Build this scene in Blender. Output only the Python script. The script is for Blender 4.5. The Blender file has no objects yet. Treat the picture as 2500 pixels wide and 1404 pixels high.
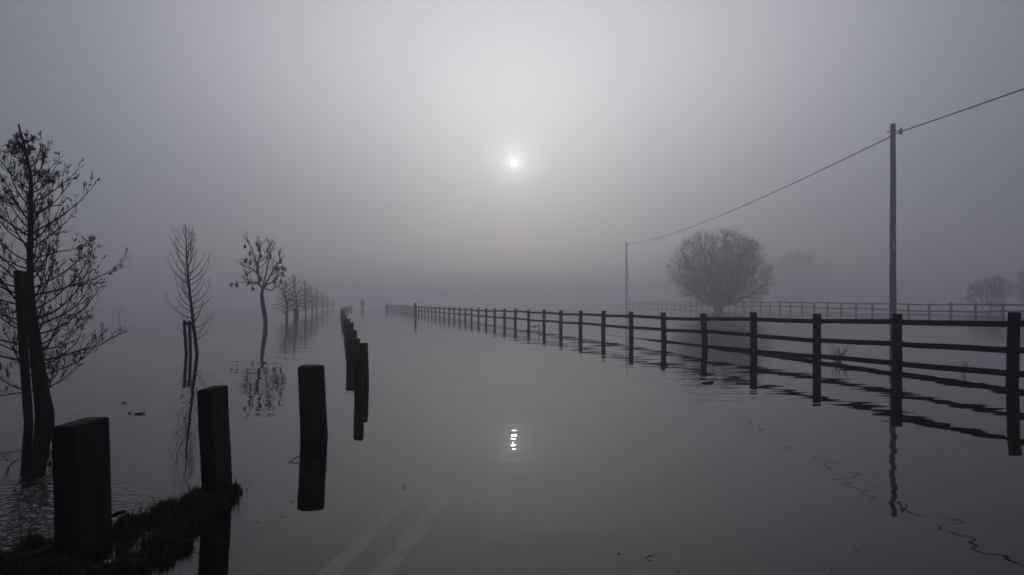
import bpy, math, random
from mathutils import Vector, Matrix, noise
R = random.Random(11)
SC = bpy.context.scene
DENOISE = True
COL = SC.collection
H = 0.9            # eye height over the flood water
F = 1500.0         # focal length in photo pixels (photo is 2500 wide)
HX, HY = 1250.0, 738.0

def P(x, y, d):                       # photo pixel + depth (m) -> point
    return Vector(((x - HX) / F * d, d, H - (y - HY) / F * d))
def WL(x, y):                         # pixel lying on the water surface
    d = F * H / (y - HY)
    return P(x, y, d)

# ------------------------------------------------------------------ materials
def mat(name, col, rough=0.8, var=0.35, scale=8.0, stretch=(1, 1, 1), bump=0.0, spec=0.3, wet=None):
    m = bpy.data.materials.new(name); m.use_nodes = True
    nt = m.node_tree; N = nt.nodes; L = nt.links
    b = N['Principled BSDF']
    tc = N.new('ShaderNodeTexCoord'); mp = N.new('ShaderNodeMapping')
    mp.inputs['Scale'].default_value = stretch
    L.new(tc.outputs['Object'], mp.inputs['Vector'])
    n = N.new('ShaderNodeTexNoise'); n.inputs['Scale'].default_value = scale
    n.inputs['Detail'].default_value = 7; n.inputs['Roughness'].default_value = 0.65
    L.new(mp.outputs['Vector'], n.inputs['Vector'])
    r = N.new('ShaderNodeValToRGB')
    r.color_ramp.elements[0].position = 0.3; r.color_ramp.elements[1].position = 0.72
    c0 = [c * (1 - var) for c in col]; c1 = [min(1, c * (1 + var)) for c in col]
    if wet: c1 = list(wet)
    r.color_ramp.elements[0].color = (*c0, 1); r.color_ramp.elements[1].color = (*c1, 1)
    L.new(n.outputs['Fac'], r.inputs['Fac']); L.new(r.outputs['Color'], b.inputs['Base Color'])
    b.inputs['Roughness'].default_value = rough
    b.inputs['Specular IOR Level'].default_value = spec
    if bump:
        bn = N.new('ShaderNodeBump'); bn.inputs['Distance'].default_value = bump
        L.new(n.outputs['Fac'], bn.inputs['Height']); L.new(bn.outputs['Normal'], b.inputs['Normal'])
    return m

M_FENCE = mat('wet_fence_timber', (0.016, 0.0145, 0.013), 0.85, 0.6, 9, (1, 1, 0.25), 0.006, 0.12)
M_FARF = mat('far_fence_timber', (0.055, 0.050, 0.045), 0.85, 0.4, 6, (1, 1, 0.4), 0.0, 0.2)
M_POST = mat('weathered_oak', (0.016, 0.015, 0.014), 0.8, 0.6, 14, (1, 1, 0.16), 0.008, 0.12, (0.046, 0.044, 0.042))
M_END = mat('lichen_end_grain', (0.085, 0.075, 0.050), 0.9, 0.5, 40, (1, 1, 1), 0.004, 0.1)
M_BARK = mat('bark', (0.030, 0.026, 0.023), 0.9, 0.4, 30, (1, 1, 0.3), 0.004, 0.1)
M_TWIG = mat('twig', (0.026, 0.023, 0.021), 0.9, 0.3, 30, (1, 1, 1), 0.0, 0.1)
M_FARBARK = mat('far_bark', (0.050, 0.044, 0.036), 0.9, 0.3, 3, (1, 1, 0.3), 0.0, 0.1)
M_LEAF = mat('dead_leaf', (0.030, 0.022, 0.014), 0.85, 0.4, 20, (1, 1, 1), 0.0, 0.1)
M_POLE = mat('creosoted_pole', (0.022, 0.018, 0.016), 0.8, 0.4, 5, (1, 1, 0.05), 0.0, 0.2)
M_METAL = mat('galvanised_metal', (0.22, 0.23, 0.24), 0.5, 0.25, 12)
M_PLATE = mat('yellow_plate', (0.42, 0.30, 0.08), 0.5, 0.2, 25)
M_CABLE = mat('cable_sheath', (0.02, 0.02, 0.02), 0.6, 0.2, 10)
M_GRASS = mat('wet_grass', (0.040, 0.052, 0.018), 0.75, 0.5, 12, (1, 1, 1), 0.0, 0.2)
M_STICK = mat('wet_stick', (0.025, 0.022, 0.018), 0.7, 0.4, 30)
M_STONE = mat('pale_stone', (0.45, 0.44, 0.42), 0.6, 0.2, 40)
M_REED = mat('dry_reed', (0.10, 0.09, 0.06), 0.8, 0.3, 30)
M_COAT = mat('dark_coat', (0.03, 0.03, 0.036), 0.9, 0.3, 9)
M_SKIN = mat('skin', (0.35, 0.22, 0.16), 0.6, 0.1, 30)
M_HAIR = mat('dark_hair', (0.025, 0.02, 0.017), 0.8, 0.3, 60)
M_MUD = mat('flooded_verge', (0.028, 0.024, 0.017), 0.95, 0.5, 5, (1, 1, 1), 0.02, 0.15)
M_TAR = mat('wet_asphalt', (0.016, 0.016, 0.017), 0.9, 0.35, 60, (1, 1, 1), 0.0, 0.2)
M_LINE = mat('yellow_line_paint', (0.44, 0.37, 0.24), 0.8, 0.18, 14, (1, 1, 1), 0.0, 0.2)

# ------------------------------------------------------------------ mesh helpers
class MB:
    def __init__(s): s.v = []; s.f = []; s.mi = []
    def face(s, idx, m=0): s.f.append(idx); s.mi.append(m)
    def tube(s, pts, rad, n=6, cap=True, m=0, jag=0.0):
        if len(pts) < 2: return
        base = len(s.v); k = len(pts)
        for i, p in enumerate(pts):
            d = (pts[min(i + 1, k - 1)] - pts[max(i - 1, 0)])
            if d.length < 1e-9: d = Vector((0, 0, 1))
            d.normalize()
            a = d.cross(Vector((0.31, 0.95, 0.05)))
            if a.length < 0.05: a = d.cross(Vector((1, 0, 0)))
            a.normalize(); b = d.cross(a)
            for j in range(n):
                t = 2 * math.pi * j / n
                r = rad[i] * (1 + (R.uniform(-jag, jag) if jag else 0))
                s.v.append(p + a * (math.cos(t) * r) + b * (math.sin(t) * r))
        for i in range(k - 1):
            for j in range(n):
                j2 = (j + 1) % n
                s.face((base + i * n + j, base + i * n + j2, base + (i + 1) * n + j2, base + (i + 1) * n + j), m)
        if cap:
            s.face(tuple(base + j for j in reversed(range(n))), m)
            s.face(tuple(base + (k - 1) * n + j for j in range(n)), m)
    def beam(s, a, b, w, h, bev=0.006, m=0, wob=0.0, seg=1, up=Vector((0, 0, 1))):
        # squared timber from a to b with chamfered edges; w across, h along "up"
        d = (b - a).normalized(); side = d.cross(up).normalized(); u = side.cross(d).normalized()
        prof = [(-w/2+bev, -h/2), (w/2-bev, -h/2), (w/2, -h/2+bev), (w/2, h/2-bev),
                (w/2-bev, h/2), (-w/2+bev, h/2), (-w/2, h/2-bev), (-w/2, -h/2+bev)]
        base = len(s.v)
        for i in range(seg + 1):
            c = a.lerp(b, i / seg)
            if 0 < i < seg and wob: c = c + side * R.uniform(-wob, wob) + u * R.uniform(-wob, wob)
            for x, y in prof: s.v.append(c + side * x + u * y)
        for i in range(seg):
            for j in range(8):
                j2 = (j + 1) % 8
                s.face((base + i*8 + j, base + i*8 + j2, base + (i+1)*8 + j2, base + (i+1)*8 + j), m)
        s.face(tuple(base + j for j in reversed(range(8))), m)
        s.face(tuple(base + seg*8 + j for j in range(8)), m)
    def build(s, name, mats, parent=None, loc=None, smooth=False):
        me = bpy.data.meshes.new(name)
        off = loc if loc is not None else Vector((0, 0, 0))
        me.from_pydata([tuple(v - off) for v in s.v], [], s.f)
        if not isinstance(mats, (list, tuple)): mats = [mats]
        for m in mats: me.materials.append(m)
        if len(mats) > 1: me.polygons.foreach_set('material_index', s.mi)
        if smooth: me.polygons.foreach_set('use_smooth', [True] * len(s.f))
        me.update()
        o = bpy.data.objects.new(name, me); COL.objects.link(o)
        if parent is not None: o.parent = parent
        elif loc is not None: o.location = loc
        return o

def tag(o, label=None, cat=None, group=None, kind=None):
    if label: o['label'] = label
    if cat: o['category'] = cat
    if group: o['group'] = group
    if kind: o['kind'] = kind
    return o
def thing(name, loc, label, cat, group=None):
    o = bpy.data.objects.new(name, None); COL.objects.link(o)
    o.location = loc; o.empty_display_size = 0.2
    return tag(o, label, cat, group)
def dup(root, loc, label=None, cat=None, group=None, rotz=0, sc=1.0):
    r = root.copy(); COL.objects.link(r); r.location = loc; r.rotation_euler = (0, 0, rotz); r.scale = (sc, sc, sc)
    tag(r, label, cat, group)
    for ch in list(root.children):
        c = ch.copy(); COL.objects.link(c); c.parent = r
        for g in ch.children:
            e = g.copy(); COL.objects.link(e); e.parent = c
    return r

# ------------------------------------------------------------------ ground, road, water
def ss(a, b, x):
    t = max(0, min(1, (x - a) / (b - a))); return t * t * (3 - 2 * t)
BED = -0.13
MOUND = [(-1.38, 2.70, .19), (-1.37, 2.45, .19), (-1.36, 2.20, .22), (-1.46, 1.95, .32), (-1.62, 2.25, .17), (-1.37, 2.86, .12), (-1.75, 1.95, .22), (-1.2, 1.8, .16)]
def ground_z(x, y):
    z = BED
    left = -0.9 - 0.27 * max(0, y - 5)
    z -= 0.25 * ss(0, 2.5, left - 1.2 - x)
    if abs(x) < 6 and y < 6:
        m = 0
        nz = 0.48 * noise.noise(Vector((x * 6, y * 6, 2.2))) + 0.30 * noise.noise(Vector((x * 15, y * 15, 5.1)))
        for cx, cy, r in MOUND:
            dd = math.hypot(x - cx, y - cy) / r + nz
            m = max(m, 0.131 * ss(1.45, 0.75, dd))
        m += 0.042 * (noise.noise(Vector((x * 8, y * 8, 1.3))) + 0.6 * noise.noise(Vector((x * 19, y * 19, 4)))) * ss(0.0, 0.10, m)
        z += m
    return z

def axis(lo_far, hi_far, lo, hi, step):
    out = []
    n = int((hi - lo) / step)
    out = [lo + (hi - lo) * i / n for i in range(n + 1)]
    s = step; v = hi
    while v < hi_far: s *= 1.35; v = min(hi_far, v + s); out.append(v)
    s = step; v = lo
    while v > lo_far: s *= 1.35; v = max(lo_far, v - s); out.insert(0, v)
    return out
EXT = 800.0
def ground():
    xs = axis(-EXT, EXT, -2.8, -0.5, 0.025); ys = axis(-60, EXT, 0.8, 3.6, 0.025)
    mb = MB(); W = len(xs)
    for y in ys:
        for x in xs: mb.v.append(Vector((x, y, ground_z(x, y))))
    for j in range(len(ys) - 1):
        for i in range(W - 1):
            mb.face((j*W+i, j*W+i+1, (j+1)*W+i+1, (j+1)*W+i))
    o = mb.build('ground', M_MUD, smooth=True); tag(o, kind='structure')
ground()

# centre line of the submerged road, following the corridor between bollards and fence
LINE = [(-1.0, 0.0), (-0.80, 1.5), (-0.695, 2.25), (-0.60, 2.9), (-0.53, 3.6), (-0.55, 4.8), (-0.85, 6.5), (-1.6, 9.5), (-3.0, 14.7), (-5.2, 22.9), (-9.2, 38), (-15.0, 60), (-25.5, 100), (-50, 200)]
def smoothline(pts, sub=8):
    out = []
    for i in range(len(pts) - 1):
        p0 = Vector(pts[max(i-1, 0)]); p1 = Vector(pts[i]); p2 = Vector(pts[i+1]); p3 = Vector(pts[min(i+2, len(pts)-1)])
        for k in range(sub):
            t = k / sub
            out.append(0.5 * ((2*p1) + (-p0+p2)*t + (2*p0-5*p1+4*p2-p3)*t*t + (-p0+3*p1-3*p2+p3)*t**3))
    out.append(Vector(pts[-1])); return out
SL = smoothline(LINE)
def strip(name, off0, off1, z, m):
    mb = MB()
    for i, p in enumerate(SL):
        d = (SL[min(i+1, len(SL)-1)] - SL[max(i-1, 0)]).normalized(); n = Vector((d.y, -d.x))
        for o in (off0, off1):
            q = p + n * o; mb.v.append(Vector((q.x, q.y, z)))
    for i in range(len(SL) - 1): mb.face((2*i, 2*i+1, 2*i+3, 2*i+2))
    return mb.build(name, m)
def murk_faded_line():  # murk of the deeper water painted into the line colour, darker with distance
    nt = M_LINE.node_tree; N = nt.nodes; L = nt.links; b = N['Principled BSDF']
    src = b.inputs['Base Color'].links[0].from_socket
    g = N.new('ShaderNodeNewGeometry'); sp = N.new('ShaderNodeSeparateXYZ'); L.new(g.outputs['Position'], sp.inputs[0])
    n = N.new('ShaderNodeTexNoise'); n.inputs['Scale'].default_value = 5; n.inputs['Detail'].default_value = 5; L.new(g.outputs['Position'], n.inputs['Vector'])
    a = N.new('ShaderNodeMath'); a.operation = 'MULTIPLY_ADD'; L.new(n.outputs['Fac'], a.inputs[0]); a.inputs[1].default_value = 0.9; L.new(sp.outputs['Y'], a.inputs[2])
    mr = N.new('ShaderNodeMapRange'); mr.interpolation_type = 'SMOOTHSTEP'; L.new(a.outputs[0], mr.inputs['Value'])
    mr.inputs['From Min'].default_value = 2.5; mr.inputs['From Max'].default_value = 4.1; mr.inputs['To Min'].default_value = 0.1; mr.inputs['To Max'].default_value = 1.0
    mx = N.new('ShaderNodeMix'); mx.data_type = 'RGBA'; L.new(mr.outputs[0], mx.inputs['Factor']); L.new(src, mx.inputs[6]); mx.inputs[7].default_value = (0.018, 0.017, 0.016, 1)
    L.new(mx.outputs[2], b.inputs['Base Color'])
murk_faded_line()
tag(strip('road', -0.16, 4.4, BED + 0.006, M_TAR), kind='structure')
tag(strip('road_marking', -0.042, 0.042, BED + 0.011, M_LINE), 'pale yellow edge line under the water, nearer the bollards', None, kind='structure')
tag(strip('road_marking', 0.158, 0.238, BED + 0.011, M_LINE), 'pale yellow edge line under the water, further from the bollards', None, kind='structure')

def water_material():
    m = bpy.data.materials.new('flood_water'); m.use_nodes = True
    nt = m.node_tree; N = nt.nodes; L = nt.links
    for n in list(N): N.remove(n)
    out = N.new('ShaderNodeOutputMaterial')
    geo = N.new('ShaderNodeNewGeometry')
    def mapped(sx, sy, rot=0):
        mp = N.new('ShaderNodeMapping'); mp.inputs['Scale'].default_value = (sx, sy, 1); mp.inputs['Rotation'].default_value = (0, 0, rot)
        L.new(geo.outputs['Position'], mp.inputs['Vector']); return mp.outputs['Vector']
    def noi(vec, scale, det=2, rough=0.5, dist=0.0):
        n = N.new('ShaderNodeTexNoise'); n.inputs['Scale'].default_value = scale; n.inputs['Detail'].default_value = det
        n.inputs['Roughness'].default_value = rough; n.inputs['Distortion'].default_value = dist
        L.new(vec, n.inputs['Vector']); return n.outputs['Fac']
    def mth(op, a, b=None, c=None):
        n = N.new('ShaderNodeMath'); n.operation = op
        for i, v in enumerate((a, b, c)):
            if v is None: continue
            if isinstance(v, (int, float)): n.inputs[i].default_value = v
            else: L.new(v, n.inputs[i])
        return n.outputs[0]
    def mr(v, a, b, c, d):
        n = N.new('ShaderNodeMapRange'); n.interpolation_type = 'SMOOTHSTEP'
        L.new(v, n.inputs['Value'])
        for k, q in zip(('From Min', 'From Max', 'To Min', 'To Max'), (a, b, c, d)): n.inputs[k].default_value = q
        return n.outputs[0]
    # slow swell, wavelets and fine wind ripple; calm and ruffled patches
    swell = noi(mapped(0.55, 1.0, 0.12), 1.5, 1.0)
    wave = noi(mapped(0.7, 1.0, -0.08), 5.0, 1.0)
    fine = noi(mapped(0.6, 1.0, 0.05), 22.0, 1.5)
    patch = mr(noi(mapped(0.5, 1.0), 0.35, 1.0), 0.38, 0.66, 0.15, 1.0)
    # a churned corner behind the near post
    dist = N.new('ShaderNodeVectorMath'); dist.operation = 'DISTANCE'
    L.new(geo.outputs['Position'], dist.inputs[0]); dist.inputs[1].default_value = (-2.15, 2.35, 0)
    churn = mr(dist.outputs['Value'], 0.25, 1.0, 1.0, 0.0)
    cw = noi(mapped(1.0, 1.6, 0.5), 16.0, 2.0, 0.5, 0.6)
    h = mth('MULTIPLY', swell, 0.0065)
    h = mth('ADD', h, mth('MULTIPLY', mth('MULTIPLY', wave, patch), 0.0013))
    h = mth('ADD', h, mth('MULTIPLY', mth('MULTIPLY', fine, patch), 0.00006))
    band = noi(mapped(0.16, 1.0, 0.04), 6.5, 0.5)
    h = mth('ADD', h, mth('MULTIPLY', band, 0.0014))
    h = mth('ADD', h, mth('MULTIPLY', mth('MULTIPLY', cw, churn), 0.022))
    bp = N.new('ShaderNodeBump'); bp.inputs['Distance'].default_value = 1.0; bp.inputs['Strength'].default_value = 1.0
    L.new(h, bp.inputs['Height'])
    gl = N.new('ShaderNodeBsdfGlossy'); gl.inputs['Roughness'].default_value = 0.0; gl.inputs['Color'].default_value = (0.93, 0.93, 0.94, 1)
    L.new(bp.outputs['Normal'], gl.inputs['Normal'])
    tr = N.new('ShaderNodeBsdfTransparent'); tr.inputs['Color'].default_value = (0.86, 0.82, 0.74, 1)
    fr = N.new('ShaderNodeFresnel'); fr.inputs['IOR'].default_value = 1.333
    L.new(bp.outputs['Normal'], fr.inputs['Normal'])
    mx = N.new('ShaderNodeMixShader'); L.new(fr.outputs['Fac'], mx.inputs['Fac'])
    L.new(tr.outputs[0], mx.inputs[1]); L.new(gl.outputs[0], mx.inputs[2])
    L.new(mx.outputs[0], out.inputs['Surface'])
    return m
mb = MB()
for x, y in ((-EXT, -60), (EXT, -60), (EXT, EXT), (-EXT, EXT)): mb.v.append(Vector((x, y, 0)))
mb.face((0, 1, 2, 3)); tag(mb.build('water', water_material()), kind='structure')

# ------------------------------------------------------------------ bollards along the left verge
GB = 'timber bollards along the drowned left verge'
def square_bollard(Xc, Y, w, dep, top, lean, label, yaw=0.0, name='bollard', chip=0.006, tilt=0.0, band=False):
    bot = -0.32
    base = Vector((Xc, Y, 0)); t = thing(name, base, label, 'bollard', GB)
    mb = MB(); a = Vector((-lean * bot * -1, 0, bot)); 
    a = Vector((lean * -bot, 0, bot)); b = Vector((-lean * top, tilt * top, top))
    rot = Matrix.Rotation(yaw, 3, 'Z'); up = rot @ Vector((0, 1, 0))
    mb.beam(a, b, w, dep, chip, 0, 0.0012, 5, up=up)
    # weathered, slightly uneven top
    post = mb.build('post', M_POST, t)
    e = MB(); d = (b - a).normalized()
    e.beam(b - d * 0.002, b + d * 0.004, w - 2.2 * chip, dep - 2.2 * chip, 0.004, up=up); e.build('end_grain', M_END, post)
    if band:
        q = MB(); c = a + (b - a) * ((top - band - bot) / (top - bot))
        q.beam(c - d * 0.006, c + d * 0.006, w + 0.006, dep + 0.006, chip, up=up); q.build('band', M_METAL, t)
    return t
def round_bollard(Xc, Y, r, top, lean, label):
    t = thing('bollard', Vector((Xc, Y, 0)), label, 'bollard', GB)
    mb = MB(); pts = []; rad = []
    for z, k in ((-0.32, 1.03), (-0.1, 1.03), (0, 1.02), (0.12, 1.0), (0.25, 1.0), (top - 0.014, 0.985), (top - 0.004, 0.96), (top, 0.91)):
        pts.append(Vector((-lean * z, 0, z))); rad.append(r * k)
    mb.tube(pts, rad, 28, jag=0.008); post = mb.build('post', M_POST, t, smooth=False)
    e = MB(); e.tube([pts[-1] + Vector((0, 0, -0.002)), pts[-1] + Vector((0, 0, 0.004))], [r * 0.86, r * 0.84], 24)
    e.build('end_grain', M_END, post)
    return t
def edge_post(x0, x1, ytop, wl, dep, lean, label, zadj=0, **k):
    Y1 = F * H / (wl - HY); w = (x1 - x0) / F * Y1; top = H - (ytop - HY) / F * Y1
    Xc = ((x0 + x1) / 2 - HX) / F * Y1
    return square_bollard(Xc + lean * top, Y1 + dep / 2, w, dep, top, lean, label, **k)

edge_post(122, 184, 1044, 1366, 0.185, 0.030, 'thick squared timber post standing on the grassy bank, nearest and widest of the row')
edge_post(479, 517, 954, 1217, 0.165, 0.045, 'squared timber post at the far tip of the grassy bank, leaning left')
Y = F * H / (1064 - HY)
round_bollard((767 - HX) / F * Y, Y, 31.5 / F * Y, H - (894 - HY) / F * Y, 0.045, 'round-topped cylindrical timber bollard standing alone in the water')
edge_post(862, 884, 880, 977, 0.06, 0.03, 'thin square stake in the water, in front of two wider posts', name='bollard')
edge_post(874, 894, 839, 936, 0.09, 0.03, 'square post with a pale line below its top, half hidden by the thin stake', band=0.075)
edge_post(844, 873, 828, 891, 0.15, 0.02, 'broad square post left of the one with the pale line')
edge_post(845, 867, 807, 862, 0.14, 0.02, 'dark post whose top shows just behind the broad square post')
far = [(842, 860, 788, 832), (839, 853, 779, 813), (834, 845, 769.5, 795), (832, 841, 763, 783), (830.5, 838, 758, 773)]
names = ['third post back from the broad square one, its top a step higher',
         'narrow dark post one step further up the receding row of posts',
         'small dark post near the foggy end of the row, last with a clear square top',
         'small post turning grey in the fog beyond the last clear square top',
         'greyed post at the point where the row bends right']
for (a, b, c, d), nm in zip(far, names):
    edge_post(a, b, c, d, 0.14, 0.015, nm)
proto = None
for k, (x, yt) in enumerate([(835, 754.5), (837, 752.5), (839.5, 751), (843, 749.8), (847, 748.8), (852, 748), (858, 747.4)]):
    Yk = F * 0.48 / (yt - HY)
    Xk = (x - HX) / F * Yk
    lab = 'faint timber bollard dissolving into the fog at the far bend of the row'
    if proto is None: proto = square_bollard(Xk, Yk, 0.17, 0.15, 0.42, 0.01, lab)
    else: dup(proto, Vector((Xk, Yk, 0)), lab, 'bollard', GB)

# ------------------------------------------------------------------ post and rail fence beside the road
px = [2471, 2190, 1994, 1841, 1721, 1621, 1541, 1473, 1417, 1369, 1328, 1291, 1258, 1232, 1208, 1187, 1168, 1151, 1136, 1122, 1109]
fpos = []
for x in px:
    Yf = 11445.0 / (x - 800); fpos.append(((x - HX) / F * Yf, Yf))
first = (fpos[0][0] * 2 - fpos[1][0], fpos[0][1] * 2 - fpos[1][1])
fpos = [(first[0] + .05, first[1] - .15)] + fpos
fpos.insert(0, (fpos[0][0] + 0.45, fpos[0][1] - 1.5))
while fpos[-1][1] < 79: fpos.append((fpos[-1][0] - 0.30 * 1.6, fpos[-1][1] + 1.6))
def drop(Yv):
    pts = [(0, -.02), (6.8, 0), (9, .045), (12.4, .085), (15.4, .11), (22, .135), (30, .165), (60, .19), (130, .2)]
    for (a, va), (b, vb) in zip(pts, pts[1:]):
        if Yv <= b: return va + (vb - va) * (Yv - a) / (b - a)
    return .2
fence = thing('rail_fence', Vector((fpos[2][0], fpos[2][1], 0)), 'dark three-rail timber fence running beside the flooded road into the fog', 'fence')
FO = fence.location.copy()
fdir = Vector((-0.287, 0.958, 0)); fn = Vector((0.958, 0.287, 0))
leans = {}
for i, (X, Yv) in enumerate(fpos):
    z = 0.775 - drop(Yv) + R.uniform(-.02, .02)
    if Yv > 60: z -= 0.0
    lx = R.uniform(-.035, .02); 
    if i == 2: lx = 0.03
    if i in (6, 7, 8): lx = -0.03 + 0.02 * (i - 7)
    mb = MB(); mb.beam(Vector((X - lx * .3, Yv, -0.34)), Vector((X + lx * z, Yv + R.uniform(-.01, .01), z)), 0.098, 0.084, 0.008, wob=0.003, seg=4, up=fdir)
    leans[i] = lx
    mb.build('post', M_FENCE, fence, loc=FO)
rails = [0.651, 0.372, 0.088]
off = {}
for i, (X, Yv) in enumerate(fpos):
    off[i] = [-drop(Yv) + R.uniform(-.017, .017) + (R.uniform(-.012, .012) if r == 1 else 0) for r in range(3)]
nr = 0
for r in range(3):
    for i in range(0, len(fpos) - 1):
        step = 1
        X0, Y0 = fpos[i]; X1, Y1 = fpos[i + 1]
        if r == 2 and Y0 > 16: break
        if Y0 > 40 and i % 2: continue
        j = i + 2 if Y0 > 40 and i + 2 < len(fpos) else i + 1
        X1, Y1 = fpos[j]
        o3 = [0, 0, 0]
        a = Vector((X0, Y0, rails[r] + off[i][r])) + fn * 0.062
        b = Vector((X1, Y1, rails[r] + off[j][r])) + fn * 0.062
        ez = 0.004 if i % 2 else -0.004
        a.z += ez; b.z += ez
        d = (b - a).normalized(); a -= d * 0.03; b += d * 0.03
        sd = fn * (0.0015 if i % 2 else -0.0015)
        a += sd; b += sd
        mb = MB(); mb.beam(a, b, 0.036, 0.070, 0.005, wob=0.004, seg=5)
        mb.build('rail', M_FENCE, fence, loc=FO); nr += 1
print('rails', nr, 'posts', len(fpos))

def marker(x0, x1, yt, wl, label):
    Yv = F * H / (wl - HY); w = (x1 - x0) / F * Yv; top = H - (yt - HY) / F * Yv
    X = ((x0 + x1) / 2 - HX) / F * Yv
    mb = MB(); mb.beam(Vector((X, Yv, -.34)), Vector((X, Yv, top)), w, w, 0.01, wob=0.004, seg=4, up=Vector((0, 1, 0)))
    e = thing('marker_post', Vector((X, Yv, 0)), label, 'post')
    mb.build('post', M_FENCE, e, loc=e.location)
    c = MB(); c.beam(Vector((X, Yv, top - .002)), Vector((X, Yv, top + .02)), w * .8, w * .8, 0.012, up=Vector((0, 1, 0))); c.build('cap', M_FENCE, e, loc=e.location)
marker(1012, 1017, 740, 774, 'tall thick post rising in front of the rail fence at mid distance')
marker(941.5, 945, 740.5, 756, 'faint thin post in the water left of where the rail fence fades out')

# ------------------------------------------------------------------ far field fence
K = 59878.0
fx = [2620, 2530, 2449, 2382, 2322, 2268, 2218, 2173, 2130, 2090, 2054, 2020, 1988, 1958.5, 1930, 1904, 1880, 1857, 1836]
pos2 = [((x - HX) / F * (K / (x - 1100)), K / (x - 1100)) for x in fx]
while pos2[-1][1] < 138: pos2.append((pos2[-1][0] - 0.1 * 2.31, pos2[-1][1] + 2.31))
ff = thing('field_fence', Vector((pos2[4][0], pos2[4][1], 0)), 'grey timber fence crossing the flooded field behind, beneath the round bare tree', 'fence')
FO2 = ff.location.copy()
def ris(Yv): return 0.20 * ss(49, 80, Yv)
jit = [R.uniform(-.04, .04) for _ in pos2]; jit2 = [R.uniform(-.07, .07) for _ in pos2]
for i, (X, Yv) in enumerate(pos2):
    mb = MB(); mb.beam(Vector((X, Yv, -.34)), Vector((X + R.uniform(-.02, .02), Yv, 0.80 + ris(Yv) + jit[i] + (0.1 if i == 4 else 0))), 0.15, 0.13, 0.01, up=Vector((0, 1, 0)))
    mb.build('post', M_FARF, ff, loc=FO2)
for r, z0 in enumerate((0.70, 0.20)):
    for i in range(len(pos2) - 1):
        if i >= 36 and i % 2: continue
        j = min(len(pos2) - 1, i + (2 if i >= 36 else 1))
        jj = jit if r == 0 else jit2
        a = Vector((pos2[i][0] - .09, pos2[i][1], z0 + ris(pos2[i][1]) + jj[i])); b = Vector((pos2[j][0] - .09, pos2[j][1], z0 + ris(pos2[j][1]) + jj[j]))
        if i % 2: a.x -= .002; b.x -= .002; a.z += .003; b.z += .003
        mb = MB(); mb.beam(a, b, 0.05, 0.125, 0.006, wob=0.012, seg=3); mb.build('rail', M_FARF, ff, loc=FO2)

# ------------------------------------------------------------------ poles and wires
def pole(base, top, r, label, plate):
    t = thing('utility_pole', base, label, 'pole', 'poles carrying the overhead wire')
    mb = MB(); pts = []; rad = []
    for k in range(9):
        u = k / 8; pts.append(Vector((R.uniform(-.012, .012), 0, -0.34 + (top + .34) * u))); rad.append(r * (1.12 - 0.24 * u))
    pts.append(Vector((0, 0, top + .04))); rad.append(r * .6)
    mb.tube(pts, rad, 16); mb.build('shaft', M_POLE, t, smooth=True)
    mb = MB(); mb.tube([Vector((0.1, -.02, top - .33)), Vector((.34, -.05, top - .33)), Vector((.36, -.05, top - .18))], [.03, .03, .05], 8)
    br = mb.build('bracket', M_METAL, t)
    mb = MB(); mb.tube([Vector((.36, -.05, top - .5 + dz)) for dz in (0, .05, .1, .17, .24, .3)], [.05, .09, .06, .09, .06, .04], 10); mb.build('insulator', M_CABLE, br)
    mb = MB(); mb.tube([Vector((-.28, 0, top - .35)), Vector((-.12, 0, top - .35))], [.03, .03], 8); mb.build('bolt', M_METAL, t)
    if plate:
        mb = MB(); mb.beam(Vector((-.05, -r * 1.02 - .012, 3.36)), Vector((-.05, -r * 1.02 - .012, 3.82)), .012, .13, .003, up=Vector((1, 0, 0)))
        mb.build('warning_plate', M_PLATE, t)
    return t
P1 = WL(2180, 783); P1.z = 0
P2 = Vector((19.4, 104, 0)); P3 = Vector((11.2, 330, 0)); P0 = Vector((20.6, -33, 0))
T1 = H - (304 - HY) / F * P1.y; T2 = H - (592 - HY) / F * 104
pole(P1, T1, 0.134, 'tall dark wooden pole behind the fence with a small yellow plate', True)
pole(P2, T2, 0.15, 'distant fog-grey wooden pole left of the round bare tree', False)
pole(P3, T2, 0.15, 'faintest wooden pole lost in the fog beyond the distant one', False)
def wire(a, b, sag, label):
    mb = MB(); pts = []
    n = 40
    for k in range(n + 1):
        u = k / n; p = a.lerp(b, u); p.z -= sag * 4 * u * (1 - u); pts.append(p)
    mb.tube(pts, [0.029] * (n + 1), 6)
    o = mb.build('overhead_wire', M_CABLE, loc=a.copy()); tag(o, label, 'wire', 'spans of overhead wire')
a1 = P1 + Vector((.36, -.05, T1 - .36)); a2 = P2 + Vector((.36, -.05, T2 - .36)); a3 = P3 + Vector((.36, -.05, T2 - .36)); a0 = P0 + Vector((.36, 0, T1 - .3))
wire(a1, a2, 0.9, 'long sagging black wire between the near dark pole and the distant grey pole')
wire(a1, a0, 0.85, 'thick black wire running from the near pole top out of the right edge')
wire(a2, a3, 4.5, 'faint wire dipping away behind the distant grey pole into fog')

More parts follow.
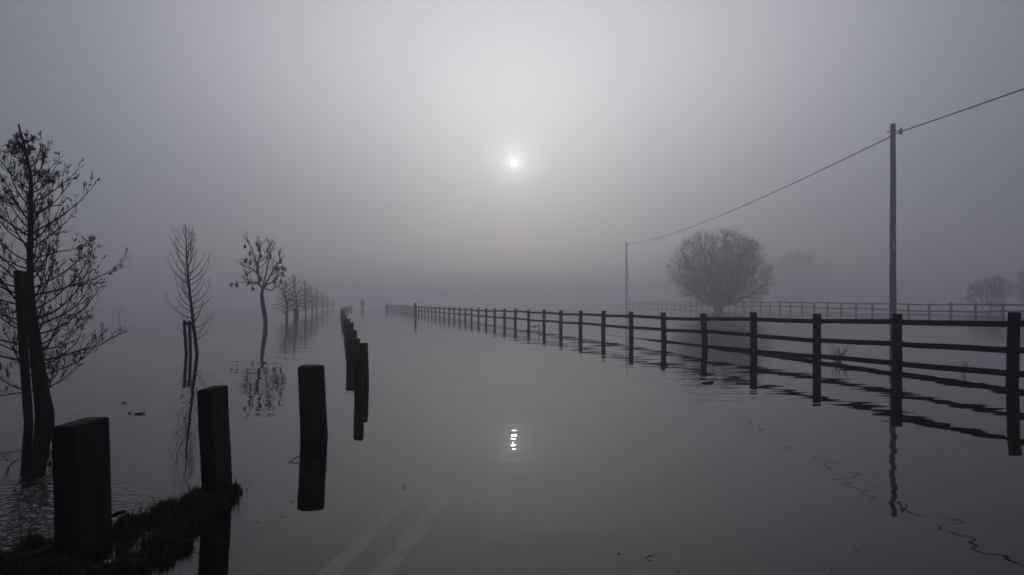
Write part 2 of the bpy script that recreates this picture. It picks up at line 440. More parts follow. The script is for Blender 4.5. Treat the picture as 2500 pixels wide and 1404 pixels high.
# ------------------------------------------------------------------ trees
def bend_path(p, d, length, n, up, wander, rng):
    pts = [p.copy()]; d = d.normalized()
    for k in range(n):
        d = (d + Vector((rng.uniform(-wander, wander), rng.uniform(-wander, wander), rng.uniform(-wander, wander) + up))).normalized()
        p = p + d * (length / n); pts.append(p.copy())
    return pts, d
def leaf(mb, p, d, ln, wd, rng):
    d = d.normalized(); s = d.cross(Vector((rng.uniform(-1, 1), rng.uniform(-1, 1), rng.uniform(-1, 1))))
    if s.length < .05: s = Vector((1, 0, 0))
    s.normalize(); nn = s.cross(d)
    b = len(mb.v)
    mb.v += [p, p + d * ln * .4 + s * wd, p + d * ln + nn * ln * .15, p + d * ln * .45 - s * wd]
    mb.face((b, b + 1, b + 2, b + 3))
def at_path(pts, u):
    x = u * (len(pts) - 1); i = min(int(x), len(pts) - 2); f = x - i
    return pts[i].lerp(pts[i + 1], f), (pts[i + 1] - pts[i]).normalized()

def conic_tree(trunk_px, depth, profile, nb, label, rng, leaves=0.0, rt=0.004, sub=7, upk=0.10, elev0=0.35, elev1=0.75, rmul=1.0, barkm=M_BARK, twigm=M_TWIG, group=None, trunk_pts=None, leaf_len=(.025, .05), cover=None, nseg=9, minr=0.0012, wand=.07):
    if trunk_pts is None:
        tp = [(P(x, y, depth), hw / F * depth) for x, y, hw in trunk_px]
    else: tp = trunk_pts
    base = tp[-1][0].copy(); base.z = 0
    tp = tp + [(Vector((tp[-1][0].x + (tp[-1][0].x - tp[-2][0].x) * .3, base.y, -.42)), tp[-1][1] * 1.1)]
    t = thing('bare_tree' if not leaves else 'young_tree', base, label, 'tree', group)
    path = [Vector(q) for q in [p for p, _ in reversed(tp)]]; rad = [r for _, r in reversed(tp)]
    # refine the trunk
    pp = []; rr = []
    for i in range(len(path) - 1):
        for k in range(3):
            u = k / 3; q = path[i].lerp(path[i+1], u)
            q += Vector((rng.uniform(-1, 1), rng.uniform(-1, 1), 0)) * rad[i] * .12
            pp.append(q); rr.append(rad[i] + (rad[i+1] - rad[i]) * u)
    pp.append(path[-1]); rr.append(rad[-1])
    mb = MB(); mb.tube(pp, rr, 9, jag=.05); mb.build('trunk', barkm, t, loc=base, smooth=True)
    tw = MB(); lf = MB()
    zs = [p.z for p in pp]
    def on_trunk(z):
        for i in range(len(pp) - 1):
            if zs[i] <= z <= zs[i+1]:
                u = (z - zs[i]) / max(1e-6, zs[i+1] - zs[i]); return pp[i].lerp(pp[i+1], u), rr[i] + (rr[i+1] - rr[i]) * u
        return pp[-1], rr[-1]
    az = rng.uniform(0, 6.28)
    zlo, zhi = profile[0][0], profile[-1][0]
    for k in range(nb):
        u = (k + rng.uniform(-.3, .3)) / (nb - 1); u = max(0, min(1, u))
        z = zlo + (zhi - zlo) * u
        L_ = 0.3
        for (za, la), (zb, lb) in zip(profile, profile[1:]):
            if za <= z <= zb: L_ = la + (lb - la) * (z - za) / (zb - za)
        L_ *= rng.uniform(.66, 1.04)
        az += 2.4 + rng.uniform(-.5, .5)
        p, r0 = on_trunk(z)
        el = elev0 + elev1 * u + rng.uniform(-.2, .2)
        d = Vector((math.cos(az) * math.cos(el), math.sin(az) * math.cos(el), math.sin(el)))
        pts, dd = bend_path(p, d, L_, nseg, upk * rng.uniform(.5, 1.5), wand, rng)
        rb = max(minr * 1.6, min(r0 * .55, rt * rmul * (0.4 + L_)))
        tw.tube(pts, [rb * (1 - .82 * i / nseg) for i in range(nseg + 1)], 5)
        for q in range(int(sub * (0.5 + rng.random()) * min(1.0, .3 + 1.4 * L_ / max(1e-6, max(l for _, l in profile))))):
            us = rng.uniform(.22, .98); sp, sd = at_path(pts, us)
            side = sd.cross(Vector((rng.uniform(-1, 1), rng.uniform(-1, 1), rng.uniform(-1, 1)))).normalized()
            l2 = L_ * rng.uniform(.14, .42) * (1.15 - us * .6)
            d2 = (sd * .8 + side * .75 + Vector((0, 0, .25)))
            p2, e2 = bend_path(sp, d2, l2, 5, upk * 1.1, wand * 1.2, rng)
            r2 = max(minr, rb * .42 * (1 - us * .5))
            tw.tube(p2, [r2 * (1 - .6 * i / 5) for i in range(6)], 4)
            for w in range(rng.randint(0, 2)):
                sp3, sd3 = at_path(p2, rng.uniform(.3, .95))
                s3 = sd3.cross(Vector((rng.uniform(-1, 1), rng.uniform(-1, 1), rng.uniform(-1, 1)))).normalized()
                p3, e3 = bend_path(sp3, sd3 + s3 * .9 + Vector((0, 0, .3)), l2 * rng.uniform(.25, .5), 3, upk, wand, rng)
                tw.tube(p3, [minr, minr * .9, minr * .8, minr * .6], 3)
                if leaves and rng.random() < leaves * .7:
                    for g in range(rng.randint(3, 6)):
                        c, cd = at_path(p3, rng.uniform(.2, 1))
                        leaf(lf, c, cd + Vector((rng.uniform(-.9, .9), rng.uniform(-.9, .9), rng.uniform(-.5, .6))), rng.uniform(*leaf_len), rng.uniform(.0022, .0042), rng)
            if leaves and rng.random() < leaves:
                for g in range(rng.randint(4, 10)):
                    c, cd = at_path(p2, rng.uniform(.35, 1))
                    leaf(lf, c, cd + Vector((rng.uniform(-.8, .8), rng.uniform(-.8, .8), rng.uniform(-.4, .7))), rng.uniform(*leaf_len), rng.uniform(.0026, .0052), rng)
    tw.build('crown', twigm, t, loc=base)
    if lf.f: lf.build('foliage', M_LEAF, t, loc=base)
    return t
def stakes(list_px, depth, label, bar=None):
    for (x0, y0, x1, y1, hw), lab in zip(list_px, label):
        a = P(x1, y1, depth); b = P(x0, y0, depth); d = (b - a).normalized()
        a = a + d * ((-.4 - a.z) / d.z)
        base = Vector((a.x, depth, 0)); t = thing('tree_stake', base, lab, 'stake', 'stakes holding young trees')
        mb = MB(); r = hw / F * depth
        n = 6; mb.tube([a.lerp(b, i / n) for i in range(n + 1)] + [b + d * .006], [r] * (n + 1) + [r * .85], 12, jag=.03); mb.build('post', M_BARK, t, loc=base)
        if bar:
            c0, c1 = P(*bar[0], depth), P(*bar[1], depth)
            mb = MB(); mb.beam(c0, c1, .035, .06, .004); mb.build('cross_bar', M_BARK, t, loc=base); bar = None

rg = random.Random(5)
dA = 4.7
def zA(y): return H - (y - HY) / F * dA
def lA(p): return p / F * dA
TA = [(45, 303, 1.6), (50, 322, 2.6), (58, 352, 3), (68, 395, 3.4), (75, 430, 4.2), (76, 520, 5.5), (73, 600, 6.8), (72, 660, 7.4), (78, 760, 9.5), (91, 860, 12), (106, 960, 13.5), (119, 1028, 13.5)]
conic_tree(TA, dA, [(zA(968), lA(170)), (zA(900), lA(235)), (zA(820), lA(250)), (zA(740), lA(255)), (zA(640), lA(205)), (zA(540), lA(185)), (zA(450), lA(128)), (zA(395), lA(70)), (zA(345), lA(24))],
           84, 'large young tree at the left edge, still carrying clumps of withered leaves', rg, leaves=.42, rt=.0070, sub=14, upk=.10, elev0=.02, elev1=.62, wand=.13, nseg=12)
stakes([(44, 663, 70, 1030, 9.5)], dA - .12, ['thick round stake left of the leafy tree trunk'])
stakes([(67, 664, 99, 1034, 10)], dA + .16, ['round stake partly hidden behind the leafy tree trunk'])

dB = 10.6
def zB(y): return H - (y - HY) / F * dB
def lB(p): return p / F * dB
TB = [(453, 548, .6), (454, 575, 1.0), (455, 620, 1.7), (459, 670, 2.4), (464, 720, 3), (470, 770, 3.6), (476, 820, 4), (481, 866, 4.2)]
conic_tree(TB, dB, [(zB(840), lB(50)), (zB(800), lB(74)), (zB(740), lB(88)), (zB(690), lB(96)), (zB(640), lB(92)), (zB(600), lB(66)), (zB(560), lB(16))],
           50, 'slim bare sapling with thin upcurved twigs beside two stakes', random.Random(8), rt=.0085, sub=4, upk=.20, elev0=-.12, elev1=.75, minr=.0020, wand=.09)
stakes([(449.5, 783, 455, 865, 3.7), (462, 784, 465, 865, 3.7)], dB + .1, ['outer thin stake of the pair beside the slim bare sapling', 'inner thin stake of the pair, closer to the slim sapling'], bar=[(447, 789), (472, 793)])

# round-crowned young tree with hanging seed clumps
def round_tree(label, rng):
    d = 23.0
    tpx = [(641, 706, 3), (639, 722, 4), (642, 745, 5), (647, 775, 5.2), (648, 797, 5.2)]
    tp = [(P(x, y, d), hw / F * d) for x, y, hw in tpx]
    base = tp[-1][0].copy(); base.z = 0
    t = thing('young_tree', base, label, 'tree')
    mb = MB(); mb.tube([Vector((base.x, base.y, -.42))] + [p for p, _ in reversed(tp)], [.09] + [r for _, r in reversed(tp)], 10, jag=.04)
    mb.build('trunk', M_BARK, t, loc=base, smooth=True)
    tw = MB(); lf = MB(); ends = []
    limbs = [[(641, 706), (634, 690), (633, 670), (630, 640), (622, 610), (610, 582)],
             [(634, 690), (632, 665), (634, 640), (640, 610), (642, 590)],
             [(640, 706), (648, 690), (655, 668), (664, 640), (670, 615), (674, 598)],
             [(641, 706), (655, 694), (672, 688), (688, 676), (694, 655)],
             [(645, 698), (658, 680), (676, 655), (690, 640), (692, 612)],
             [(634, 690), (615, 689), (595, 690), (571, 692)],
             [(633, 672), (618, 658), (604, 652), (585, 645)],
             [(632, 668), (620, 660), (607, 668), (602, 660)],
             [(640, 704), (660, 708), (668, 700), (672, 692)],
             [(631, 650), (617, 636), (602, 634)],
             [(634, 655), (648, 640), (655, 622), (655, 605)],
             [(660, 672), (676, 668), (688, 664)],
             [(636, 640), (648, 622), (654, 600)],
             [(632, 690), (620, 695), (610, 690), (604, 680)]]
    for k, lm in enumerate(limbs):
        off = rng.uniform(-.7, .7); n = len(lm)
        pts = [P(x, y, d) + Vector((0, off * i / n, 0)) for i, (x, y) in enumerate(lm)]
        r0 = .04 if k < 5 else .022
        fine = []
        for i in range(n - 1):
            for q in range(3): fine.append(pts[i].lerp(pts[i+1], q / 3) + Vector((rng.uniform(-.02, .02), 0, rng.uniform(-.02, .02))))
        fine.append(pts[-1])
        m = len(fine); tw.tube(fine, [r0 * (1 - .75 * i / m) for i in range(m)], 6)
        for q in range(9 if k < 5 else 5):
            sp, sd = at_path(fine, rng.uniform(.3, 1))
            s = Vector((rng.uniform(-1, 1), rng.uniform(-1, 1), rng.uniform(-.2, .9)))
            p2, e2 = bend_path(sp, sd * .6 + s * .8, rng.uniform(.2, .5), 4, .1, .15, rng)
            tw.tube(p2, [.012, .01, .009, .008, .006], 4); ends.append(p2[-1])
            for w in range(2):
                sp3, sd3 = at_path(p2, rng.uniform(.3, .9))
                p3, _ = bend_path(sp3, sd3 + Vector((rng.uniform(-1, 1), rng.uniform(-1, 1), rng.uniform(-.2, .8))), .16, 3, .05, .1, rng)
                tw.tube(p3, [.007, .006, .006, .004], 3)
    clumps = [(639, 606, 9), (600, 633, 8), (619, 640, 6), (673, 651, 10), (634, 660, 10), (643, 678, 8), (690, 667, 8), (579, 692, 7), (569, 693, 5), (624, 688, 7), (620, 701, 5), (680, 684, 6), (611, 690, 6), (604, 600, 5), (614, 616, 6), (632, 622, 8), (655, 610, 5), (664, 624, 6), (692, 637, 6), (687, 652, 6), (621, 592, 5), (605, 668, 5), (671, 686, 5), (617, 640, 6), (695, 655, 4)]
    for x, y, s in clumps:
        c = P(x, y, d) + Vector((0, rng.uniform(-.3, .3), 0)); sz = s / F * d * .8
        for g in range(int(10 + s * 3)):
            q = c + Vector((rng.uniform(-.5, .5) * sz * .75, rng.uniform(-.5, .5) * sz, rng.uniform(-.8, .7) * sz))
            leaf(lf, q, Vector((rng.uniform(-.5, .5), rng.uniform(-.5, .5), -1)), rng.uniform(.05, .13), rng.uniform(.018, .035), rng)
        tw.tube([c + Vector((0, 0, sz * 1.6)), c], [.006, .006], 3)
    tw.build('crown', M_TWIG, t, loc=base); lf.build('foliage', M_LEAF, t, loc=base)
round_tree('small round-crowned tree with dark dead leaf clumps hanging and curved trunk', random.Random(3))

# the row of foggy saplings beyond
row = [((695, 684), (701, 783), 34, 1.0, 'foremost of the foggy saplings, directly right of the tree with hanging clumps'),
       ((717, 671), (727, 776), 40, 1.05, 'leaning foggy sapling with a stake at its foot, second in the grey row'),
       ((744, 684), (746, 772), 47, 1.0, 'upright foggy sapling in the middle of the grey row, past the leaning one'),
       ((760, 695), (762, 767), 55, 1.0, 'pale thin sapling right of the upright one in the grey row'),
       ((773, 706), (774, 763), 64, 1.0, 'paler shorter sapling, next to last to be made out in the grey row'),
       ((788, 714), (788, 759.5), 75, 1.0, 'barely visible sapling near the end of the grey row'),
       ((800, 722), (800, 756.5), 88, 1.0, 'ghostly sapling fading out behind the others in the fog'),
       ((812, 729), (812, 754), 102, 1.0, 'last ghost of a sapling at the end of the grey row')]
for k, ((tx, ty), (bx, by), d, s, lab) in enumerate(row):
    rng = random.Random(40 + k)
    n = 6; tpl = []
    top = P(tx, ty, d); bot = P(bx, HY + F * H / d, d)
    for i in range(n + 1):
        u = i / n; q = top.lerp(bot, u) + Vector((rng.uniform(-.03, .03), 0, 0)); tpl.append((q, .012 + .065 * u))
    hgt = top.z
    w = hgt * rng.uniform(.38, .52)
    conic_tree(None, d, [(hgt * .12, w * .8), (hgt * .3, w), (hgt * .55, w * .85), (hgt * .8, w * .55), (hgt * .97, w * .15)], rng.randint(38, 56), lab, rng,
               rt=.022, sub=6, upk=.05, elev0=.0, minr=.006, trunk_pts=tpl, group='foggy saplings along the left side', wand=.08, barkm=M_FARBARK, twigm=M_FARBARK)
stakes([(721, 754, 721, 783, 4)], 35.5, ['short stake beside the leaning foggy sapling'])

# broad dome-crowned tree in the field, and fainter ones
def dome_tree(base, width, height, trunk_r, label, rng, limbs, depthlev, minr, squash=1.0, name='bare_tree', trunk_h=.05):
    t = thing(name, base, label, 'tree')
    o = base
    mb = MB(); th = height * trunk_h
    pts = [o + Vector((0, 0, -.5)), o, o + Vector((.03, 0, th * .5)), o + Vector((0, 0, th))]
    mb.tube(pts, [trunk_r * 1.25, trunk_r * 1.05, trunk_r * .9, trunk_r * .95], 14, jag=.08); 
    tw = MB(); C = o + Vector((0, 0, height * .38)); 
    def inside(p):
        q = p - C; rz = height * .62 if q.z > 0 else height * .40
        return (q.x / (width / 2)) ** 2 + (q.y / (width / 2)) ** 2 + (q.z / rz) ** 2
    def grow(p, d, L_, r, lev):
        n = (9, 6, 4, 3)[min(lev, 3)]
        pts = [p.copy()]; dd = d.normalized(); q = p.copy()
        for k in range(n):
            wv = (.13, .16, .2, .2)[min(lev, 3)]
            dd = (dd + Vector((rng.uniform(-wv, wv), rng.uniform(-wv, wv), rng.uniform(-wv, wv) + (.05 if lev == 0 else .03)))).normalized()
            q = q + dd * (L_ / n); pts.append(q.copy())
            if inside(q) > rng.uniform(.92, 1.08): break
        m = len(pts)
        tw.tube(pts, [max(minr, r * (1 - .7 * i / n)) for i in range(m)], 6 if lev == 0 else (4 if lev == 1 else 3), cap=False)
        if lev >= depthlev or m < 2: return
        for c in range((14, 9, 6, 3)[min(lev, 3)]):
            u = rng.uniform(.3, 1)
            sp, sd = at_path(pts, u)
            s = Vector((rng.uniform(-1, 1), rng.uniform(-1, 1), rng.uniform(-.7, 1))).normalized()
            grow(sp, sd * .75 + s * .8, L_ * (rng.uniform(.28, .55) if lev == 0 else rng.uniform(.4, .65)), r * (.34 if lev == 0 else .30) * (1.15 - .45 * u), lev + 1)
    for k in range(limbs):
        az = 2.399 * k + rng.uniform(-.3, .3); f = (k + .5) / limbs
        el = math.radians(2 + 82 * (1 - f) ** 1.25)
        d = Vector((math.cos(az) * math.cos(el), math.sin(az) * math.cos(el), math.sin(el)))
        st = o + Vector((math.cos(az) * trunk_r * .5, math.sin(az) * trunk_r * .5, th * rng.uniform(.55, 1.0)))
        reach = 0.3
        while inside(st + d * reach) < 1 and reach < 40: reach += .15
        grow(st, d, max(reach, width * .2) * rng.uniform(.85, 1.0), trunk_r * rng.uniform(.17, .32), 0)
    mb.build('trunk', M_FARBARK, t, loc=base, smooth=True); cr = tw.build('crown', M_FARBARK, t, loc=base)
    print(label, len(tw.f)); return t
d = 71.0; s = d / F
b = P(1754, 757, d); b.z = 0
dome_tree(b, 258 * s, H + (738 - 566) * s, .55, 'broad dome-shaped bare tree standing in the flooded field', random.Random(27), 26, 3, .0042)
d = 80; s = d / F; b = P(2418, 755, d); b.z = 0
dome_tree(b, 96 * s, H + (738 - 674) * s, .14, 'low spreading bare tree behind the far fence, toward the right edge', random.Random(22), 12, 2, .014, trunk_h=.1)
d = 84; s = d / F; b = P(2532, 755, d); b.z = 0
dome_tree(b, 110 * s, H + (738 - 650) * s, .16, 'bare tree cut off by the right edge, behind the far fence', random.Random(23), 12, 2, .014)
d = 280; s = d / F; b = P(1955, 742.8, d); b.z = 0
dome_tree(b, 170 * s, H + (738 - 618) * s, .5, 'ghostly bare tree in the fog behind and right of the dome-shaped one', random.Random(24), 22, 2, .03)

# ------------------------------------------------------------------ shrubs, reeds and drift
def spray(base, n, hgt, spread, label, rng, r=.004, dirx=0.25, m=M_TWIG, cat='shrub', name='flooded_shrub', tw2=3):
    mb = MB()
    for k in range(n):
        az = rng.uniform(0, 6.28); e = rng.uniform(.2, 1) * spread
        d = Vector((math.cos(az) * e + dirx, math.sin(az) * e, 1))
        st = base + Vector((rng.uniform(-.05, .05) * hgt, rng.uniform(-.05, .05) * hgt, -.13))
        pts, _ = bend_path(st, d, hgt * rng.uniform(.6, 1.25) + .13, 7, -.01, .06, rng)
        mb.tube(pts, [r * (1 - .7 * i / 7) for i in range(8)], 4)
        for q in range(tw2):
            sp, sd = at_path(pts, rng.uniform(.4, .95))
            p2, _ = bend_path(sp, sd + Vector((rng.uniform(-.6, .6), rng.uniform(-.6, .6), .2)), hgt * rng.uniform(.15, .35), 3, .02, .06, rng)
            mb.tube(p2, [r * .5, r * .45, r * .4, r * .3], 3)
    o = mb.build(name, m, loc=base); tag(o, label, cat); return o
b = WL(2042, 882); b.z = 0
spray(b, 16, .27, .42, 'small drowned shrub of thin twigs just behind the near fence', random.Random(31), .0045, .18)
b = WL(2432, 938); b.z = 0; b = b + Vector((.3, .9, 0))
spray(b, 5, .22, .2, 'few dry weed stems poking from the water at the right, behind the fence', random.Random(32), .004, 0, M_REED, 'weeds', 'weed_stems', 2)
b = WL(1314, 809); b.z = 0
spray(b, 5, .22, .25, 'tiny pale reed tuft behind the middle of the rail fence', random.Random(33), .008, .1, M_REED, 'reeds', 'reed_tuft', 2)

def stick(x0, y0, x1, y1, r, label, z0=.004, z1=.01, name='floating_stick', cat='stick'):
    a = WL(x0, y0); b = WL(x1, y1); a.z = z0; b.z = z1
    mb = MB(); n = 6
    pts = [a.lerp(b, i / n) + Vector((R.uniform(-r, r), R.uniform(-r, r), 0)) * .8 for i in range(n + 1)]
    mb.tube(pts, [r * (.6 + .5 * math.sin(math.pi * (i + .6) / (n + 1.2))) for i in range(n + 1)], 6, jag=.1)
    return tag(mb.build(name, M_STICK, loc=a.copy()), label, cat)
stick(328, 1012, 356, 1010, .006, 'short dark stick floating left of the tall squared post')
stick(313, 1010, 320, 1009, .006, 'dark scrap floating beside the left end of the floating stick')
stick(298, 985, 308, 984, .005, 'tiny dark fleck floating farther out than the stick')
stick(705, 1129, 742, 1119, .003, 'thin twig sticking out of the water left of the cylindrical bollard', .002, .03)
stick(1298, 797.5, 1312, 797, .02, 'dark bit of driftwood behind the middle of the rail fence')
stick(1713, 936, 1742, 934, .01, 'floating twig in front of the near fence reflection')
stick(981, 1190, 991, 1191, .002, 'small floating leaf stalk in open water above the painted lines')
stick(1577, 1364, 1594, 1362, .0018, 'loose floating twig near the bottom edge, alone in open water')
a = P(0, 1384, 2.10); b = P(140, 1336, 2.24)
mb = MB(); pts = [a.lerp(b, i / 6) + Vector((0, 0, R.uniform(-.004, .004))) for i in range(-2, 7)]
mb.tube(pts, [.016, .017, .018, .019, .019, .018, .017, .016, .014], 9, jag=.08)
tag(mb.build('fallen_branch', M_STICK, loc=a.copy()), 'dark fallen branch lying on the bank at the bottom left corner', 'branch')
a = P(262, 1262, 2.42); b = P(303, 1249, 2.40)
mb = MB(); mb.beam(a, b, .014, .014, .003, wob=.002, seg=4)
tag(mb.build('broken_batten', M_STICK, loc=a.copy()), 'broken piece of wood jutting out right of the nearest post', 'batten')
c = P(263, 1372, 2.10); c.z = max(c.z, ground_z(c.x, c.y) + .006)
mb = MB()
for i in range(7):
    for j in range(12):
        th = math.pi * i / 6; ph = 2 * math.pi * j / 12; k = 1 + .15 * noise.noise(Vector((math.cos(ph) * 2, math.sin(ph) * 2, th)))
        mb.v.append(c + Vector((math.sin(th) * math.cos(ph) * .013 * k, math.sin(th) * math.sin(ph) * .010 * k, math.cos(th) * .007)))
for i in range(6):
    for j in range(12): mb.face((i*12+j, i*12+(j+1) % 12, (i+1)*12+(j+1) % 12, (i+1)*12+j))
tag(mb.build('pebble', M_STONE, loc=c.copy(), smooth=True), 'small white pebble on the grass at the foot of the nearest post', 'stone')

fr_ = random.Random(91)
for k, (fxx, fyy) in enumerate([(588, 1168), (602, 1196), (640, 1182), (655, 1236), (690, 1262), (712, 1225), (733, 1192), (628, 1275), (1510, 1352), (1655, 1395), (1700, 1378), (2090, 1345), (2030, 1392), (1475, 905), (1890, 1000), (420, 1010), (455, 1040), (300, 1040), (345, 1085), (385, 1060)]):
    c = WL(fxx, fyy); mb = MB(); rr_ = fr_.uniform(.0014, .0036) * (1 + max(0, c.y - 3) * .25); a0 = fr_.uniform(0, 3.1)
    n_ = 7
    for zz, kk in ((.0005, 1.0), (.003, .75)):
        for q in range(n_):
            t_ = 6.2832 * q / n_; e_ = rr_ * kk * fr_.uniform(.7, 1.2)
            x_, y_ = math.cos(t_) * e_ * 1.8, math.sin(t_) * e_ * .7
            mb.v.append(c + Vector((x_ * math.cos(a0) - y_ * math.sin(a0), x_ * math.sin(a0) + y_ * math.cos(a0), zz)))
    for q in range(n_): mb.face((q, (q+1) % n_, n_ + (q+1) % n_, n_ + q))
    mb.face(tuple(range(n_, 2 * n_))); mb.face(tuple(reversed(range(n_))))
    tag(mb.build('floating_leaf', M_LEAF, loc=c.copy()), 'tiny dark scrap of dead leaf floating on the flood water', 'leaf', 'dead leaves floating on the water')

def grass():
    rng = random.Random(77); mb = MB(); cnt = 0; tries = 0
    while cnt < 21000 and tries < 400000:
        tries += 1
        x = rng.uniform(-2.6, -0.78); y = rng.uniform(1.2, 3.25); z = ground_z(x, y)
        if z < -.105: continue
        clump = noise.noise(Vector((x * 9, y * 9, 7))) * .5 + .5
        pr = ss(-.05, .012, z) * (.12 + 1.1 * clump ** 1.5)
        if z < 0: pr = .035 * (clump ** 3) + .4 * ss(-.02, 0, z) * clump ** 2
        if rng.random() > pr: continue
        hgt = rng.uniform(.014, .044) * (.5 + .9 * clump)
        if z < 0: hgt = -z + rng.uniform(.006, .035)
        if rng.random() < .035: hgt *= rng.uniform(1.5, 2.6)
        wd = rng.uniform(.0009, .0020)
        az = rng.uniform(0, 6.28); ln = rng.uniform(.2, 1.1) * (.6 if z < 0 else 1)
        dx, dy = math.cos(az) * ln, math.sin(az) * ln
        sx, sy = -math.sin(az + rng.uniform(-1, 1)) * wd, math.cos(az + rng.uniform(-1, 1)) * wd
        p = Vector((x, y, z - .004)); b = len(mb.v)
        m1 = p + Vector((dx * hgt * .35, dy * hgt * .35, hgt * .6)); e = p + Vector((dx * hgt, dy * hgt, hgt * (1 - .12 * ln)))
        mb.v += [p + Vector((sx, sy, 0)), p - Vector((sx, sy, 0)), m1 + Vector((sx, sy, 0)) * .8, m1 - Vector((sx, sy, 0)) * .8, e]
        mi = 1 if rng.random() < .05 else 0
        mb.face((b, b+1, b+3, b+2), mi); mb.face((b+2, b+3, b+4), mi); cnt += 1
    o = mb.build('grass', [M_GRASS, M_REED]); tag(o, 'short dark wet grass covering the bank at the bottom left', 'grass', kind='stuff'); print('grass', cnt)
grass()

# ------------------------------------------------------------------ wading person far down the road
def person(base, yaw):
    t = thing('person', base, 'faint figure in a dark coat wading far down the flooded road', 'person')
    z0 = -.36
    J = [((0, 0, .93), .135), ((0, 0, 1.12), .13), ((0, 0, 1.30), .155), ((0, 0, 1.43), .10), ((0, .01, 1.50), .055), ((0, .02, 1.58), .085), ((0, .02, 1.67), .088), ((0, .01, 1.735), .055)]
    E = [(0, 1), (1, 2), (2, 3), (3, 4), (4, 5), (5, 6), (6, 7)]
    for s in (-1, 1):
        i = len(J); J += [((.10 * s, .0, .86), .10), ((.11 * s, .05 * s, .50), .07), ((.11 * s, .02 * s - .03, .10), .048), ((.115 * s, .10, .04), .04)]
        E += [(0, i), (i, i+1), (i+1, i+2), (i+2, i+3)]
        i = len(J); J += [((.19 * s, 0, 1.38), .07), ((.25 * s, -.02, 1.10), .052), ((.24 * s, .09, .86), .04), ((.235 * s, .11, .77), .035)]
        E += [(3, i), (i, i+1), (i+1, i+2), (i+2, i+3)]
    me = bpy.data.meshes.new('body'); me.from_pydata([Vector(j) + Vector((0, 0, z0)) for j, _ in J], E, [])
    o = bpy.data.objects.new('body', me); COL.objects.link(o); o.parent = t
    o.modifiers.new('skin', 'SKIN'); sv = me.skin_vertices[0].data
    for k, (_, r) in enumerate(J): sv[k].radius = (r, r * .85)
    sv[0].use_root = True
    sub = o.modifiers.new('sub', 'SUBSURF'); sub.levels = 1; sub.render_levels = 2
    me.materials.append(M_SKIN)
    # long coat and trousers over the body
    mb = MB()
    mb.tube([Vector((0, 0, z + z0)) for z in (.62, .80, .95, 1.12, 1.30, 1.40, 1.47)], [.24, .22, .20, .185, .205, .17, .08], 14)
    for s in (-1, 1):
        mb.tube([Vector(p) + Vector((0, 0, z0)) for p in ((.15 * s, 0, 1.40), (.22 * s, -.01, 1.30), (.26 * s, -.02, 1.10), (.245 * s, .08, .88))], [.08, .085, .072, .058], 10)
    mb.build('coat', M_COAT, t, smooth=True)
    mb = MB()
    for s in (-1, 1):
        mb.tube([Vector(p) + Vector((0, 0, z0)) for p in ((.10 * s, 0, .88), (.11 * s, .05 * s, .50), (.11 * s, .02 * s - .03, .08))], [.12, .09, .075], 10)
    mb.build('trousers', M_COAT, t, smooth=True)
    mb = MB()
    mb.tube([Vector((0, -.012, z + z0)) for z in (1.57, 1.64, 1.71, 1.765)], [.075, .098, .09, .04], 12); mb.build('hair', M_HAIR, t, smooth=True)
    t.rotation_euler = (0, 0, yaw)
b = P(885, 752, 92); b.z = 0
person(b, .25)

# ------------------------------------------------------------------ fog
def haze():
    x0, x1, y0, y1, z0, z1 = -EXT - 4, EXT + 4, -64, EXT + 4, -1.6, 12.6
    mb = MB()
    mb.v = [Vector(p) for p in ((x0,y0,z0),(x1,y0,z0),(x1,y1,z0),(x0,y1,z0),(x0,y0,z1),(x1,y0,z1),(x1,y1,z1),(x0,y1,z1))]
    mb.f = [(0,3,2,1),(4,5,6,7),(0,1,5,4),(1,2,6,5),(2,3,7,6),(3,0,4,7)]
    m = bpy.data.materials.new('fog'); m.use_nodes = True; N = m.node_tree.nodes
    for n in list(N): N.remove(n)
    out = N.new('ShaderNodeOutputMaterial'); v = N.new('ShaderNodeVolumePrincipled')
    v.inputs['Color'].default_value = (0.972, 0.962, 1.0, 1); v.inputs['Density'].default_value = DENS
    v.inputs['Anisotropy'].default_value = ANIS
    m.node_tree.links.new(v.outputs[0], out.inputs['Volume'])
    tag(mb.build('haze', m), kind='stuff')
DENS = 0.0105; ANIS = 0.70
haze()

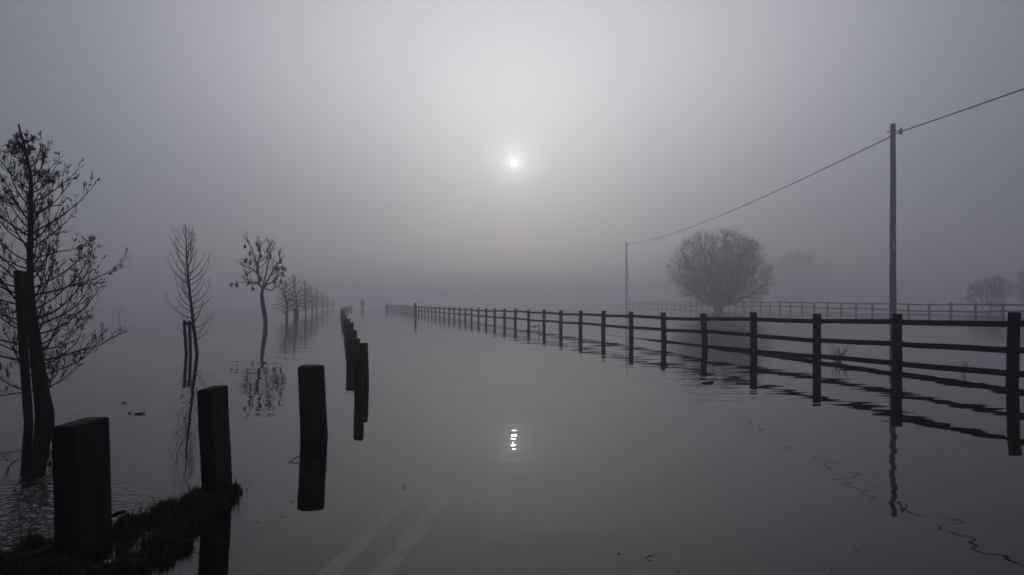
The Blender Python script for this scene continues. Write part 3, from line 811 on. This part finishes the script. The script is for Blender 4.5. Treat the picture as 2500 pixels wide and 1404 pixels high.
# ------------------------------------------------------------------ sky, sun, camera
ELEV = math.atan((HY - 398) / F); AZ = math.atan(5 / F)
SUN = Vector((math.sin(AZ) * math.cos(ELEV), math.cos(AZ) * math.cos(ELEV), math.sin(ELEV)))
def world():
    w = bpy.data.worlds.new('World'); SC.world = w; w.use_nodes = True
    nt = w.node_tree; N = nt.nodes; L = nt.links
    for n in list(N): N.remove(n)
    out = N.new('ShaderNodeOutputWorld')
    sky = N.new('ShaderNodeTexSky'); sky.sky_type = 'NISHITA'; sky.sun_disc = False
    sky.sun_elevation = ELEV; sky.sun_rotation = AZ; sky.air_density = 1.0; sky.dust_density = 0.6; sky.ozone_density = 1.0
    hs = N.new('ShaderNodeHueSaturation'); hs.inputs['Saturation'].default_value = 0.55; L.new(sky.outputs[0], hs.inputs['Color'])
    bg = N.new('ShaderNodeBackground'); bg.inputs['Strength'].default_value = SKY; L.new(hs.outputs[0], bg.inputs['Color'])
    tc = N.new('ShaderNodeTexCoord')
    dt = N.new('ShaderNodeVectorMath'); dt.operation = 'DOT_PRODUCT'; L.new(tc.outputs['Generated'], dt.inputs[0]); dt.inputs[1].default_value = SUN
    def mth(op, a, b):
        n = N.new('ShaderNodeMath'); n.operation = op
        for i, v in enumerate((a, b)):
            if isinstance(v, (int, float)): n.inputs[i].default_value = v
            else: L.new(v, n.inputs[i])
        return n.outputs[0]
    d = mth('MAXIMUM', dt.outputs['Value'], 0.0)
    acc = None
    for p, amp in GLOW:
        g = mth('MULTIPLY', mth('POWER', d, p), amp)
        acc = g if acc is None else mth('ADD', acc, g)
    sep = N.new('ShaderNodeSeparateXYZ'); L.new(tc.outputs['Generated'], sep.inputs[0])
    mr = N.new('ShaderNodeMapRange'); mr.interpolation_type = 'SMOOTHSTEP'; L.new(sep.outputs['Z'], mr.inputs['Value'])
    for k, q in zip(('From Min', 'From Max', 'To Min', 'To Max'), (0.0, 0.42, 0.12, 1.0)): mr.inputs[k].default_value = q
    acc = mth('MULTIPLY', acc, mr.outputs[0])          # the fog bank is thicker low down
    disc = mth('MULTIPLY', mth('GREATER_THAN', d, math.cos(math.radians(0.27))), DISC)
    acc = mth('ADD', acc, disc)
    b2 = N.new('ShaderNodeBackground'); b2.inputs['Color'].default_value = (1.0, 0.985, 0.965, 1); L.new(acc, b2.inputs['Strength'])
    b3 = N.new('ShaderNodeBackground'); b3.inputs['Color'].default_value = (0.66, 0.705, 1.0, 1); hemi = mth('POWER', mth('MULTIPLY', mth('ADD', dt.outputs['Value'], 1.0), 0.5), 2.0)
    zen = mth('MULTIPLY', mth('POWER', mth('MAXIMUM', sep.outputs['Z'], 0.0), 2.0), 0.45)
    L.new(mth('ADD', zen, mth('ADD', mth('MULTIPLY', hemi, BASE * 1.25), BASE * 0.12)), b3.inputs['Strength'])
    a1 = N.new('ShaderNodeAddShader'); a2 = N.new('ShaderNodeAddShader')
    L.new(bg.outputs[0], a1.inputs[0]); L.new(b2.outputs[0], a1.inputs[1])
    L.new(a1.outputs[0], a2.inputs[0]); L.new(b3.outputs[0], a2.inputs[1]); L.new(a2.outputs[0], out.inputs['Surface'])
SKY = 0.05; BASE = 0.36
GLOW = [(7, 2.65), (120, 0.5), (1800, 1.9), (14000, 2.5)]
DISC = 75.0
world()
ld = bpy.data.lights.new('sun', 'SUN'); ld.energy = 0.006; ld.angle = math.radians(0.55); ld.color = (1, 0.96, 0.9)
lo = bpy.data.objects.new('sun', ld); COL.objects.link(lo); lo.rotation_euler = (-SUN).to_track_quat('-Z', 'Y').to_euler(); lo.location = (0, 30, 40)

cd = bpy.data.cameras.new('camera'); cam = bpy.data.objects.new('camera', cd); COL.objects.link(cam)
cam.location = (0, 0, H); cam.rotation_euler = (math.radians(90), 0, 0)
cd.sensor_width = 36; cd.lens = F / 2500 * 36; cd.shift_y = (HY - 702) / 2500; cd.clip_start = 0.05; cd.clip_end = 2000
SC.camera = cam
vs = SC.view_settings; vs.view_transform = 'Standard'; vs.look = 'None'; vs.gamma = 1; vs.exposure = -2.0
cy = SC.cycles
cy.max_bounces = 8; cy.volume_bounces = 4; cy.transparent_max_bounces = 12; cy.glossy_bounces = 4; cy.diffuse_bounces = 2
cy.sample_clamp_indirect = 12.0
cy.use_denoising = DENOISE
cy.caustics_reflective = False; cy.caustics_refractive = False
cy.denoiser = 'OPENIMAGEDENOISE'
